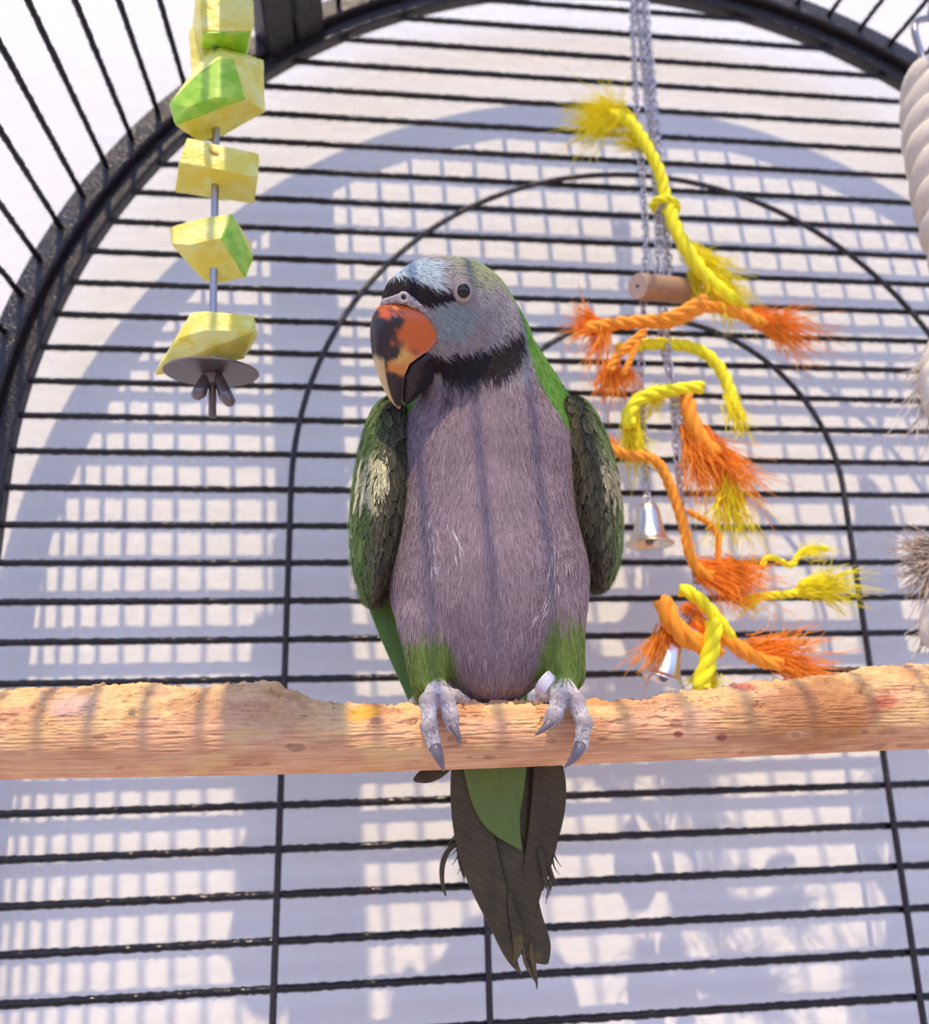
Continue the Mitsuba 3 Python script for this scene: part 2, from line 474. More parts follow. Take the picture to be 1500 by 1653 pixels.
def inside(poly, c, soft):
    """1 inside the polygon, falling to 0 over soft radians."""
    pt = shapely.points(c[:, 0], c[:, 1])
    ins = shapely.contains(poly, pt)
    d = shapely.distance(poly.exterior, pt)
    return np.clip(0.5 + np.where(ins, d, -d) / soft, 0, 1)


MASK = region([(603, 466), (640, 447), (668, 453), (700, 466), (736, 464), (740, 484), (710, 489), (690, 492), (668, 494), (640, 489), (612, 488), (600, 486)])
AZ0 = np.array(MASK.exterior.coords)
MASK = shapely.union_all([MASK, shapely.box(-0.2, AZ0[:, 1].min(), 0.35, AZ0[:, 1].max())])
BEARD = region([(688, 566), (716, 579), (760, 566), (800, 551), (828, 533), (842, 531), (846, 556), (836, 584), (800, 611), (762, 628), (726, 632), (704, 628), (690, 640), (668, 640), (660, 600)])
BLUE = shapely.box(-.3, .42, .80, 1.02)
LORE = region([(690, 494), (738, 488), (766, 500), (765, 525), (745, 545), (710, 552), (702, 520)])
CUT = np.array([hit(x, y) for x, y in ((742, 420), (790, 440), (826, 480), (845, 535), (858, 580), (874, 620), (894, 655))])
CUT = np.vstack([CUT, CUT[-1] + V(0, .024, -.03), CUT[-1] + V(0, .045, -.15)])
CUT = CUT[np.argsort(CUT[:, 2])]


XC = un(775, 700, .38)[0]


def plumage_color(p, seed=0.0):
    """The colour of the feathers at points on the body."""
    n1 = meshkit.fbm(p * [900, 900, 260], 3, 4)
    n2 = meshkit.fbm(p * 60, 3, 9)
    c = np.tile(V(.235, .172, .19), (len(p), 1))
    c += (n2[:, None] - .5) * V(.11, .08, .07)
    ch = chart(p)
    jit = (n1 - .5) * 0.10
    head = np.clip(((p - HC) @ HU + .034) / .006, 0, 1) * (np.linalg.norm(p - HC, axis=1) < .05)

    def lay(col, a):
        nonlocal c
        c = c * (1 - a[:, None]) + np.asarray(col) * a[:, None]

    lay((.27, .255, .26), head * .85)
    zc = np.interp(p[:, 2], CUT[:, 2], CUT[:, 1]) + .38 * np.clip(XC - p[:, 0], 0, None)
    behind = np.clip((p[:, 1] - zc + (n1 - .5) * .004) / .0025 + .5, 0, 1)
    lay((.10, .25, .025), behind)
    lay((.24, .27, .13), head * np.clip(((p - HC) @ HU - .008) / .008 + (n1 - .5) * 2, 0, 1) * np.clip((.010 - (p - HC) @ HF) / .01, 0, 1) * .8)
    lay((.20, .29, .31), inside(LORE, ch + jit[:, None], .10) * head * .75)
    lay((.36, .45, .50), inside(BLUE, ch + jit[:, None], .14) * head)
    lay((.011, .008, .010), inside(MASK, ch + jit[:, None] * .6, .035) * (np.linalg.norm(p - HC, axis=1) < .048))
    lay((.016, .011, .012), inside(BEARD, ch + jit[:, None] * .5, .03) * (np.linalg.norm(p - HC, axis=1) < .048))
    # green feathering of the thighs and the grey scaled feet
    for a, b, r1, r2 in THIGHS:
        d = sd_cone(p, a, b, r1, r2)
        zt = a[2] - .004 + (n1 - .5) * .016 + .25 * np.abs(p[:, 0] - a[0])
        lay((.115, .17, .035), np.clip(1 - (d - .003) / .004, 0, 1) * np.clip((zt - p[:, 2]) / .005, 0, 1))
    low = p[:, 2] < CAM[2] + .04
    if low.any():
        dt = np.full(len(p), 1.0)
        for chn in CHAINS:
            for (a, r1), (b, r2) in zip(chn[:-1], chn[1:]):
                dt[low] = np.minimum(dt[low], sd_cone(p[low], a, b, r1, r2))
        n3 = meshkit.noise(p * 1300, 5)
        foot = np.clip(1.3 - dt / .0007, 0, 1) * low
        lay((.58, .54, .54), foot)
        c *= 1 - (foot * .40 * (np.abs(n3 - .5) < .07))[:, None]
    else:
        foot = np.zeros(len(p))
    return np.clip(c, .005, 1), foot


scene["feather"] = rough(VC, 0.75, sheen=0.3, specular=0.25)
lo = np.min([un(560, 1260, .34), un(560, 400, .34)], 0) * [1, 1, 1]
body = mesh_sdf(sd_body, V(lo[0] - .005, .31, CAM[2] - .03), V(un(990, 800, .39)[0] + .01, .435, un(730, 405, .36)[2] + .012), .00085)
bp = np.array(body.vertices)
bn = grad(sd_body, bp)
bcol, bfoot = plumage_color(bp)
ripple = (meshkit.fbm(bp * [1100, 1100, 300], 2, 3) - .5) * .0009 * (1 - bfoot)
scales = np.where(bfoot > .5, (np.abs(meshkit.noise(bp * 1300, 5) - .5) < .08) * -.0003, 0)
scene[parrot + "__body"] = mikit.ply(trimesh.Trimesh(bp + bn * (ripple + scales)[:, None], body.faces, process=False), "feather", smooth=True, color=bcol)

# fine feather barbs lying on the body
rng = np.random.default_rng(11)
fa = np.linalg.norm(np.cross(bp[body.faces[:, 1]] - bp[body.faces[:, 0]], bp[body.faces[:, 2]] - bp[body.faces[:, 0]]), axis=1)
fm = bp[body.faces].mean(1)
wgt = fa * np.where(fm[:, 1] < .40, 1.0, .35) * np.where(np.linalg.norm(fm - HC, axis=1) < .05, 1.8, 1.0)
pick = rng.choice(len(fa), 42000, p=wgt / wgt.sum())
root = fm[pick] + (rng.random((len(pick), 3)) - .5) * .0008
ncol, nfoot = plumage_color(root)
keep = nfoot < .05
eye_p = hit(747, 471)
keep &= np.linalg.norm(root - eye_p, axis=1) > .0062
beak_q = (root - HC) @ HAX.T
keep &= ~((beak_q[:, 0] > .026) & (beak_q[:, 2] < .0045) & (beak_q[:, 2] > -.05) & (np.abs(beak_q[:, 1]) < .014))
root, ncol = root[keep], ncol[keep]


def strips(f, root, col, flow, L, wd, pale=0.0, lift=1.0, gen=rng):
    """Narrow barbs lying on the surface f."""
    rn = grad(f, root)
    flow = flow - rn * (flow * rn).sum(1, keepdims=True)
    flow /= np.linalg.norm(flow, axis=1, keepdims=True)
    side = np.cross(rn, flow)
    tone = 1 + gen.normal(0, .13, (len(root), 1))
    vv, cc = [], []
    for t, lf in zip((0, .4, .75, 1.0), (-.0003, .0002, .0003, .0004)):
        q = root + flow * L * t
        q = q - grad(f, q) * f(q)[:, None] + rn * (lf * lift + pale * .0004 * t)
        ww = wd * (1 - t) ** .6 + .00003
        vv += [q - side * ww, q + side * ww]
        cc += [col * tone * (.9 + .22 * t) + pale * .14 * t] * 2
    vv, cc = np.stack(vv, 1).reshape(-1, 3), np.clip(np.stack(cc, 1).reshape(-1, 3), .004, .95)
    b0 = np.arange(len(root)) * 8
    F = np.vstack([np.vstack([np.c_[b0 + 2 * k, b0 + 2 * k + 1, b0 + 2 * k + 3], np.c_[b0 + 2 * k, b0 + 2 * k + 3, b0 + 2 * k + 2]]) for k in range(3)])
    return vv, F, cc


hd = np.clip(1.6 - np.linalg.norm(root - HC, axis=1) / .03, 0, 1)[:, None]
flow = V(0, .25, -1) * (1 - hd) + (-HF * 1.0 - HU * .45) * hd + rng.normal(0, .13, root.shape) * (1 - hd * .5)
flow[:, 0] += ((root[:, 0] - un(790, 900, .36)[0]) * -5) * (1 - hd[:, 0]) * np.clip((CAM[2] + .06 - root[:, 2]) / .03, 0, 1)
L = (rng.uniform(.005, .0105, len(root)) * (1 - .62 * hd[:, 0]))[:, None]
wd = rng.uniform(.00012, .00034, len(root))[:, None]
pale = (rng.random((len(root), 1)) < .05) * (hd < .2) * (ncol.max(1, keepdims=True) > .2)
vv, F, cc = strips(sd_body, root, ncol, flow, L, wd, pale)
tuft = []                                      # pale tufts where the flank feathers part
for x, y, dx in ((690, 838, .2), (698, 868, .25), (703, 900, .1), (728, 846, .35), (736, 875, .3), (905, 850, -.1), (897, 880, -.2), (893, 912, -.3), (900, 940, -.1), (884, 962, -.45), (876, 988, -.5), (912, 900, 0), (668, 800, .1)):
    tuft += [np.r_[hit(x + rng.normal(0, 5), y + rng.normal(0, 7)), dx + rng.normal(0, .12)] for _ in range(6)]
tuft = np.array(tuft)
v2_, F2_, c2_ = strips(sd_body, tuft[:, :3], np.tile(V(.50, .43, .44), (len(tuft), 1)), np.c_[tuft[:, 3], np.full(len(tuft), .1), np.full(len(tuft), -1)], rng.uniform(.006, .011, (len(tuft), 1)), rng.uniform(.00012, .00026, (len(tuft), 1)), .6, 1.5)
F = np.vstack([F, F2_ + len(vv)])
vv, cc = np.vstack([vv, v2_]), np.vstack([cc, c2_])
part(parrot, "plumage", trimesh.Trimesh(vv, F, process=False), "feather", smooth=True, color=cc, kind="stuff")


# beak, cere, nostril
def on_l(px, py, l):
    """The point at side offset l of the head, in the direction of a measured picture point."""
    d = un(px, py, 1.0) - CAM
    return CAM + d * (((HC - CAM) @ HL + l) / (d @ HL))


nt, nv = 46, 25
cul = spline([on_l(x, y, 0) for x, y in ((640, 484), (620, 492), (608, 512), (604, 545), (606, 578), (613, 608), (624, 635), (634, 651), (644, 660))], nt)
tom_px = [(704, 534, .0152), (705, 550, .0150), (692, 566, .0132), (674, 578, .0108), (661, 588, .008), (654, 604, .0056), (652, 626, .0036), (649, 646, .0018), (646, 660, .0006)]
tom = np.array([np.r_[on_l(x, y, l), l] for x, y, l in tom_px])
tom = np.stack([np.interp(np.linspace(0, 1, nt), np.linspace(0, 1, 9), tom[:, k]) for k in range(4)], 1)
wid = tom[:, 3]
tom0 = tom[:, :3] - wid[:, None] * HL
v = np.linspace(-1, 1, nv)
bx = cul[:, None] * np.cos(v * np.pi / 2)[None, :, None] ** .9 + tom0[:, None] * (1 - np.cos(v * np.pi / 2)[None, :, None] ** .9) + (wid[:, None] * (np.sign(v) * np.abs(np.sin(v * np.pi / 2)) ** .85)[None])[..., None] * HL
tt, v2 = np.meshgrid(np.linspace(0, 1, nt), np.abs(v), indexing="ij")
nz = meshkit.fbm(bx.reshape(-1, 3) * 260, 3, 2).reshape(nt, nv) - .5
nz2 = meshkit.fbm(bx.reshape(-1, 3) * [500, 500, 150], 3, 7).reshape(nt, nv) - .5
col = np.tile(V(.62, .125, .02), (nt, nv, 1))


def tint(c, a):
    global col
    a = np.clip(a, 0, 1)[..., None]
    col = col * (1 - a) + np.asarray(c) * a


tint((.72, .27, .06), np.minimum((tt - .30) / .12, (v2 - .35) / .15) + nz * 2)
tint((.74, .46, .13), 1.6 * (1 - np.hypot((tt - .47) / .13, (v2 - .74) / .24)) + nz * 2)
tint((.38, .08, .03), 1 - np.hypot((tt - .33) / .05, (v2 - .88) / .12) + nz * 2)
tint((.020, .011, .017), np.minimum(np.minimum((tt - .17) / .05, (.56 - v2) / .06), (.70 - tt) / .05) + nz * 6 + nz2 * 3)
tint((.020, .011, .017), 2.5 * (1 - np.hypot((tt - .41) / .13, (v2 - .55) / .16)) + nz * 4)
tint((.022, .012, .015), (tt - .60) / .05 + nz * 2)
tint((.66, .50, .25), np.minimum((tt - .50) / .06, (.40 - v2) / .06) + nz * 1.2)
tint((.60, .42, .20), (tt - .95) / .04)
inner = tom0 * .72 + cul * .28
vv = np.vstack([bx.reshape(-1, 3), inner])
cc = np.vstack([col.reshape(-1, 3), np.tile(V(.02, .012, .012), (nt, 1))])
i, j = np.meshgrid(np.arange(nt - 1), np.arange(nv - 1), indexing="ij")
i, j = i.ravel(), j.ravel()
F = [np.c_[i * nv + j, i * nv + j + 1, (i + 1) * nv + j + 1], np.c_[i * nv + j, (i + 1) * nv + j + 1, (i + 1) * nv + j]]
i = np.arange(nt - 1)
for e in (0, nv - 1):
    F += [np.c_[i * nv + e, (i + 1) * nv + e, nt * nv + i], np.c_[(i + 1) * nv + e, nt * nv + i + 1, nt * nv + i]]
scene["horn"] = {"type": "twosided", "bsdf": {"type": "principled", "base_color": VC, "roughness": 0.34, "specular": 0.5, "clearcoat": 0.35, "clearcoat_gloss": 0.8}}
part(parrot, "upper_beak", trimesh.Trimesh(vv, np.vstack(F), process=False), "horn", smooth=True, color=np.clip(cc, .004, 1), label="red upper beak with black streaks and a cream tip")


def ball(c, r, sub=2, scale=None, axes=None):
    m = trimesh.creation.icosphere(subdivisions=sub, radius=1.0)
    q = np.array(m.vertices) * (np.full(3, r) if scale is None else np.asarray(scale))
    if axes is not None:
        q = q @ np.asarray(axes)
    return trimesh.Trimesh(q + c, m.faces, process=False)


def hull(spheres, n=18):
    return manifold3d.Manifold.batch_hull([manifold3d.Manifold.sphere(r, n).translate(list(map(float, c))) for c, r in spheres])


def roughen(mesh, amp, freq, refine=None, seed=0):
    """Refined and gently displaced copy of a closed solid."""
    if refine:
        mesh = mesh.refine_to_length(refine)
    m = mesh.to_mesh()
    t = trimesh.Trimesh(m.vert_properties[:, :3], m.tri_verts)
    trimesh.smoothing.filter_taubin(t, iterations=6)
    vn = np.array(t.vertex_normals)
    return trimesh.Trimesh(t.vertices + vn * ((meshkit.fbm(np.array(t.vertices) * freq, 3, seed) - .5) * 2 * amp)[:, None], t.faces, process=False)


low = []
for l in (.0068, -.0068):
    low += [(on_l(696, 570, l * 1.2), .0032), (on_l(674, 586, l), .0034), (on_l(662, 605, l * .6), .0034), (on_l(664, 625, l * .5), .0034), (on_l(658, 644, l * .2), .0024), (on_l(690, 610, l * .6), .0030)]
scene["dark_horn"] = rough((.022, .016, .019), 0.4, specular=0.5)
part(parrot, "lower_beak", roughen(hull(low), .0006, 420, .0012), "dark_horn", label="black lower beak")
scene["nostril_rim"] = rough((.55, .50, .48), 0.6)
scene["cere_skin"] = rough(mikit.proc(lambda p, n, uv: mix((0.22, 0.18, 0.19), (0.46, 0.41, 0.42), smoothstep(0.3, 0.7, fbm(p.x * 700, p.y * 700, p.z * 700)))), 0.6)
cp_ = [(hit(x, y, sd_head), r) for x, y, r in ((606, 492, .0012), (622, 488, .0017), (640, 484, .0020), (655, 482, .0027), (669, 490, .0019), (684, 501, .0012), (694, 511, .0007))]
cere = manifold3d.Manifold.batch_boolean([hull([p0, p1]) for p0, p1 in zip(cp_[:-1], cp_[1:])], manifold3d.OpType.Add)
part(parrot, "cere", roughen(cere, .0006, 600, .0008), "cere_skin", label="pale bare skin over the beak")


def torus(c, n, R, r, up=None, squash=1.0, seg=36, tn=10, a0=0, a1=2 * np.pi):
    n = n / np.linalg.norm(n)
    u = np.asarray(up if up is not None else UPV, float)
    u = u - n * (u @ n)
    u /= np.linalg.norm(u)
    w = np.cross(n, u)
    a = np.linspace(a0, a1, seg)
    return tube(c + R * (np.cos(a)[:, None] * u + squash * np.sin(a)[:, None] * w), r, n=tn, up=n, cap=a1 - a0 < 6)


view = lambda P: (CAM - P) / np.linalg.norm(CAM - P)
npos = hit(652, 480, sd_head)
npos = npos + view(npos) * .0030
nn = HL * .75 + HF * .5 + HU * .25
nostril = part(parrot, "nostril", torus(npos, view(npos), .0018, .00085), "nostril_rim", label="nostril with a whitish rim")
part(nostril, "hole", ball(npos - view(npos) * .0006, .00145), "dark_horn")

# eye
scene["eye_black"] = {"type": "principled", "base_color": {"type": "rgb", "value": [.006, .004, .003]}, "roughness": 0.06, "specular": 0.6}
scene["iris"] = rough((.42, .34, .27), 0.3)
scene["eye_skin"] = rough((.30, .245, .24), 0.55)
eye_n = grad(sd_body, eye_p[None])[0] * .8 + view(eye_p) * .35
eye_n /= np.linalg.norm(eye_n)
eye = part(parrot, "eye", ball(eye_p - eye_n * .0014, .0046, 3), "eye_black", label="dark round eye with a pale ring")
part(eye, "iris", torus(eye_p + eye_n * .00145, eye_n, .00370, .0006, squash=.86), "iris")
part(eye, "eyelid", torus(eye_p + eye_n * .0009, eye_n, .00465, .0008, squash=.86), "eye_skin")

# claws and the ring on the leg
scene["claw_horn"] = rough((.17, .145, .165), 0.35, specular=0.5)
for pts in ([(703, 1207, .3495), (708, 1220, .3480), (713, 1234, .3490), (717, 1245, .3510)], [(731, 1170, .3500), (736, 1180, .3480), (741, 1193, .3485), (743, 1202, .3505)],
            [(889, 1164, .3490), (882, 1172, .3475), (873, 1180, .3480), (864, 1187, .3500)], [(937, 1204, .3490), (930, 1218, .3475), (921, 1230, .3485), (910, 1239, .3505)]):
    big = pts[0][1] > 1190
    q = spline([un(*a) for a in pts], 16)
    part(parrot, "claw", tube(q, S(9.5 if big else 7.5, .35) * (1 - np.linspace(0, 1, 16) ** 1.5 * .9), n=12), "claw_horn")
scene["band_plastic"] = rough((.62, .60, .72), 0.35, specular=0.5)
bd = V(.62, -.45, -.60)
bd /= np.linalg.norm(bd)
bc = un(887, 1106, .3700)
part(parrot, "leg_band", join([torus(bc + bd * o, bd, .0060, .0010, seg=40) for o in (-.0022, -.0011, 0, .0011, .0022)]), "band_plastic", label="pale lilac ring on the leg")


# wings
def wing_color(p, out):
    """out: 0 on the side towards the breast, 1 on the outer edge."""
    n = meshkit.fbm(p * [500, 500, 220], 3, 6)
    a = np.clip((out - .52) / .25 + (n - .5), 0, 1)[:, None]
    return (V(.052, .046, .028) * (1 - a) + V(.10, .17, .04) * a) * (.6 + .8 * n[:, None])


scene["cream_feather"] = rough(VC, 0.8, sheen=0.3)
rng = np.random.default_rng(23)
for sgn, cx0, cz0, rx, rz, tilt in ((-1, 616, 808, 50, 178, .09), (1, 942, 797, 49, 172, -.10)):
    c = un(cx0, cz0, .392)
    rad = V(S(rx, .392), .034, S(rz, .392))
    ct, st = math.cos(tilt), math.sin(tilt)
    ax = np.array([[ct, 0, -st], [0, 1, 0], [st, 0, ct]])
    wing_f = lambda q, c=c, rad=rad, ax=ax: sd_ell(q, c, rad, ax)
    m = trimesh.creation.icosphere(subdivisions=5)
    q = np.array(m.vertices) * rad
    u3 = q[:, 2] / rad[2]
    q[:, 0] *= 1 - .28 * np.clip(-u3, 0, 1)
    q = q @ ax + c
    out = .5 + .5 * sgn * ((q - c) @ ax.T)[:, 0] / rad[0] + .25 * np.clip((q[:, 1] - c[1]) / rad[1], 0, 1)
    wing = part(parrot, "wing", trimesh.Trimesh(q, m.faces, process=False), "feather", smooth=True, color=np.clip(wing_color(q, out), .01, 1), label="folded green wing with a cream patch, " + ("picture left" if sgn < 0 else "picture right"))
    for row in range(23):
        uz = .93 - row * .081
        for colm in range(7):
            a = math.radians(-105 + colm * 25 + (row % 2) * 12 + rng.uniform(-5, 5))      # around from the breast side over the front to the outside
            rr = math.sqrt(max(1 - uz * uz, .03))
            dirn = V(sgn * math.sin(a) * rr, -math.cos(a) * rr, uz)
            if sgn * dirn[0] < -.75:
                continue
            base = c + (dirn * rad) @ ax
            nrm0 = grad(wing_f, base[None])[0]
            fl = V(rng.normal(0, .16), rng.normal(0, .08) + .1, -1)
            fl -= nrm0 * (fl @ nrm0)
            fl /= np.linalg.norm(fl)
            sd = np.cross(nrm0, fl)
            ln, wf = rng.uniform(.0095, .0145), rng.uniform(.0017, .0028)
            o = .5 + .5 * sgn * dirn[0] / max(rr, .3)
            tcol = wing_color(base[None] + fl * ln * .5, np.array([o]))[0]
            ypx = cz0 - uz * rz
            cream = 755 < ypx < 835 and .48 < o < .90
            if cream:
                tcol = V(.58, .54, .33) * rng.uniform(.75, 1.05) if sgn < 0 else V(.36, .33, .20) * rng.uniform(.7, 1.1)
            tcol = tcol * rng.uniform(.65, 1.35)
            if cream:
                wf *= .62
            sv = np.linspace(0, 1, 9)
            av = np.linspace(-1, 1, 5)
            prof = np.sqrt(np.clip(np.sin(np.pi * (sv * .86 + .10)), .02, 1))
            prof[-1] = .12
            g = base + fl * (sv * ln)[:, None]
            g = g - grad(wing_f, g) * wing_f(g)[:, None]
            gv = g[:, None] + sd * (av[None] * prof[:, None] * wf)[..., None] + nrm0 * ((.0003 + .0008 * sv)[:, None] + .0004 * (1 - av[None] ** 2))[..., None]
            kv = np.tile(tcol, (9, 5, 1)) * (.75 + .35 * (meshkit.fbm(gv.reshape(-1, 3) * [1500, 1500, 300], 2, 3)).reshape(9, 5, 1))
            edge = np.maximum(np.abs(av)[None] ** 3 * (sv[:, None] > .4), (sv[:, None] > .93) * 1.0)[..., None]
            if not cream:
                kv = kv * (1 - .5 * edge) + V(.20, .21, .12) * .5 * edge
            fi, fj = np.meshgrid(np.arange(8), np.arange(4), indexing="ij")
            fi, fj = fi.ravel(), fj.ravel()
            Ff = np.vstack([np.c_[fi * 5 + fj, fi * 5 + fj + 1, fi * 5 + fj + 6], np.c_[fi * 5 + fj, fi * 5 + fj + 6, fi * 5 + fj + 5]])
            part(wing, "feather", trimesh.Trimesh(gv.reshape(-1, 3), Ff, process=False), "feather", smooth=True, color=np.clip(kv.reshape(-1, 3), .01, 1))

    th_ = rng.uniform(math.radians(-110), math.radians(75), 6500)
    uz_ = rng.uniform(-.97, .96, 6500)
    rr_ = np.sqrt(1 - uz_ ** 2)
    dn = np.c_[sgn * np.sin(th_) * rr_, -np.cos(th_) * rr_, uz_]
    rt = c + (dn * rad) @ ax
    o_ = .5 + .5 * sgn * dn[:, 0] / np.maximum(rr_, .3)
    wc = wing_color(rt, o_) * (1.05 + rng.normal(0, .25, (6500, 1)))
    yp = cz0 - uz_ * rz + rng.normal(0, 8, 6500)
    cr = (np.abs(yp - (797 if sgn < 0 else 790)) < 40) & (np.abs(o_ - (.66 if sgn < 0 else .72)) < .20)
    wc[cr] = (V(.62, .60, .36) if sgn < 0 else V(.36, .33, .20)) * rng.uniform(.7, 1.1, (cr.sum(), 1))
    cr2 = (np.abs(yp - 890) < 60) & (np.abs(o_ - .55) < .15) & (rng.random(6500) < .4)
    wc[cr2] = wc[cr2] * .5 + V(.15, .14, .10)
    fl_ = np.c_[rng.normal(0, .16, 6500), rng.normal(.1, .1, 6500), -np.ones(6500)]
    vw, Fw, cw = strips(wing_f, rt, np.clip(wc, .01, 1), fl_, rng.uniform(.003, .007, (6500, 1)), rng.uniform(.00012, .0003, (6500, 1)), 0.0, 4.2, rng)
    part(wing, "barbs", trimesh.Trimesh(vw, Fw, process=False), "feather", smooth=True, color=cw, kind="stuff")


def blade(pts, half, n=40, flat=.10, up=(1, 0, 0)):
    """A long feather: a thin lens-shaped strip along picture-measured points, half widths in pixels."""
    q = spline([np.r_[un(*a), S(w, a[2])] for a, w in zip(pts, half)], n)
    return tube(q[:, :3], np.maximum(q[:, 3], .00012), n=12, flat=flat, up=V(*up))


def barbs(p, n, uv):
    x = fbm(p.x * 160 + 2, p.y * 100, p.z * 40)
    y = noise(p.x * 900 + p.z * 1500, p.z * 300, 0)
    return mix((0.036, 0.026, 0.009), (0.078, 0.058, 0.020), x) * (0.72 + 0.5 * y)


scene["tail_brown"] = rough(mikit.proc(barbs), 0.55, sheen=0.2)
scene["tail_green"] = rough(mikit.proc(lambda p, n, uv: mix((0.09, 0.15, 0.03), (0.14, 0.21, 0.05), fbm(p.x * 300, p.y * 100, p.z * 90))), 0.7)
scene["wing_green"] = rough(mikit.proc(lambda p, n, uv: mix((0.07, 0.17, 0.025), (0.12, 0.25, 0.04), fbm(p.x * 300, p.y * 100, p.z * 90))), 0.6)
part(parrot, "flight_feather", blade([(592, 880, .404), (612, 960, .408), (641, 1050, .410), (671, 1140, .408)], (18, 22, 16, 7)), "wing_green")
part(parrot, "flight_feather", blade([(966, 860, .402), (968, 905, .404), (962, 945, .404)], (16, 12, 2)), "tail_brown")
tail = part(parrot, "tail", blade([(798, 1215, .402), (802, 1270, .405), (812, 1320, .406), (828, 1350, .407), (842, 1372, .407)], (52, 44, 30, 14, 1), flat=.16), "tail_green", label="green feathers under the tail")
for pts, half in (([(752, 1215, .407), (762, 1320, .409), (786, 1420, .411), (811, 1495, .412), (824, 1540, .412), (842, 1572, .412)], (20, 30, 27, 17, 9, 1)),
                  ([(776, 1215, .411), (798, 1350, .413), (828, 1440, .414), (858, 1512, .415), (874, 1540, .415), (884, 1556, .415)], (34, 40, 35, 25, 17, 2)),
                  ([(808, 1215, .414), (826, 1400, .416), (838, 1480, .417), (853, 1540, .417), (863, 1570, .417), (867, 1598, .417)], (52, 42, 24, 9, 4, .5)),
                  ([(880, 1215, .409), (880, 1330, .411), (860, 1420, .413), (847, 1490, .414), (842, 1530, .414)], (19, 26, 18, 12, 1)),
                  ([(890, 1225, .412), (893, 1320, .413), (882, 1385, .414), (876, 1438, .414)], (10, 13, 11, 1)),
                  ([(748, 1285, .413), (749, 1350, .414), (757, 1400, .414), (772, 1434, .414)], (6, 9, 7, 1)),
                  ([(742, 1362, .414), (722, 1376, .414), (714, 1400, .414), (720, 1446, .414)], (3, 4, 4, 1)),
                  ([(747, 1340, .4135), (744, 1375, .4135), (750, 1418, .4135)], (6, 6, 1)),
                  ([(872, 1370, .410), (878, 1400, .410), (882, 1436, .410)], (5, 5, 1)),
                  ([(880, 1360, .411), (886, 1395, .411), (899, 1428, .411)], (4, 3, 1)),
                  ([(822, 1440, .410), (832, 1490, .410), (836, 1530, .410), (828, 1556, .410)], (1, 8, 7, 1))):
    part(tail, "feather", blade(pts, half), "tail_brown")
wisps = []
for x, y, dx, ln, w_ in [(752, 1300 + 14 * k, -.25 + .05 * k, 70, 2.2) for k in range(5)] + [(886, 1340 + 12 * k, .18 - .05 * k, 60, 2) for k in range(6)] + [(825, 1500, .1, 60, 2.5), (846, 1525, .12, 60, 2.5), (858, 1520, .05, 70, 3), (800, 1480, .25, 70, 3)]:
    yy = np.array([0, .35, .7, 1.0])
    wisps.append(blade([(x + dx * ln * t * t * 2 + rng.normal(0, 2), y + ln * t, .4125) for t in yy], (w_ * .5, w_, w_ * .7, .2), n=14, flat=.3))
part(tail, "loose_barbs", join(wisps), "tail_brown", kind="stuff")
part(parrot, "flank_feather", blade([(722, 1236, .397), (705, 1246, .398), (688, 1252, .398), (668, 1260, .398)], (8, 11, 11, 2), up=(0, 0, 1)), "tail_brown")


# ------------------------------------------------------------------ the skewer with apple pieces
def flesh(p, n, uv):
    t = fbm(p.x * 120, p.y * 120, p.z * 120)
    return mix((0.80, 0.70, 0.09), (0.86, 0.84, 0.27), smoothstep(0.3, 0.7, t))


scene["apple_flesh"] = {"type": "twosided", "bsdf": {"type": "bumpmap", "arbitrary": mikit.proc(lambda p, n, uv: fbm(p.x * 700, p.y * 700, p.z * 700), eps=0.0003), "scale": 0.0005,
                        "bsdf": {"type": "principled", "base_color": mikit.proc(flesh), "roughness": 0.42, "specular": 0.5}}}
scene["apple_peel"] = rough(mikit.proc(lambda p, n, uv: mix((0.27, 0.58, 0.02), (0.48, 0.74, 0.08), smoothstep(0.3, 0.7, fbm(p.x * 160, p.y * 160, p.z * 160)))), 0.28, clearcoat=0.4)
scene["core_stain"] = rough((.55, .36, .05), 0.6)
scene["steel"] = {"type": "roughconductor", "material": "none", "alpha": 0.16, "specular_reflectance": {"type": "rgb", "value": [.40, .37, .37]}}
scene["dull_steel"] = rough((.22, .185, .19), 0.38, metallic=0.85)

ROD = [un(350, -252, .3725), un(350, 0, .3795), un(349, 187, .3880), un(345, 440, .3985), un(343, 600, .4055)]
ry = lambda py: np.interp(py, [-252, 0, 187, 440, 600], [.3725, .3795, .3880, .3985, .4055])
skewer = thing("food_skewer", "steel rod with a washer and wing nut holding green apple pieces", "skewer")
part(skewer, "rod", tube(spline(ROD, 40), S(6.6, .39), n=16), "steel")
r_dir = (ROD[-1] - ROD[2]) / np.linalg.norm(ROD[-1] - ROD[2])
t_end = un(343, 674, .409)
tn_ = 150
tq = un(343, 600, .4055) + (t_end - un(343, 600, .4055)) * np.linspace(0, 1, tn_)[:, None]
part(skewer, "thread", tube(tq, S(6.3, .4) * (1 + .10 * np.sin(np.arange(tn_) * 2 * np.pi / 5)), n=14), "dull_steel", label="threaded end")


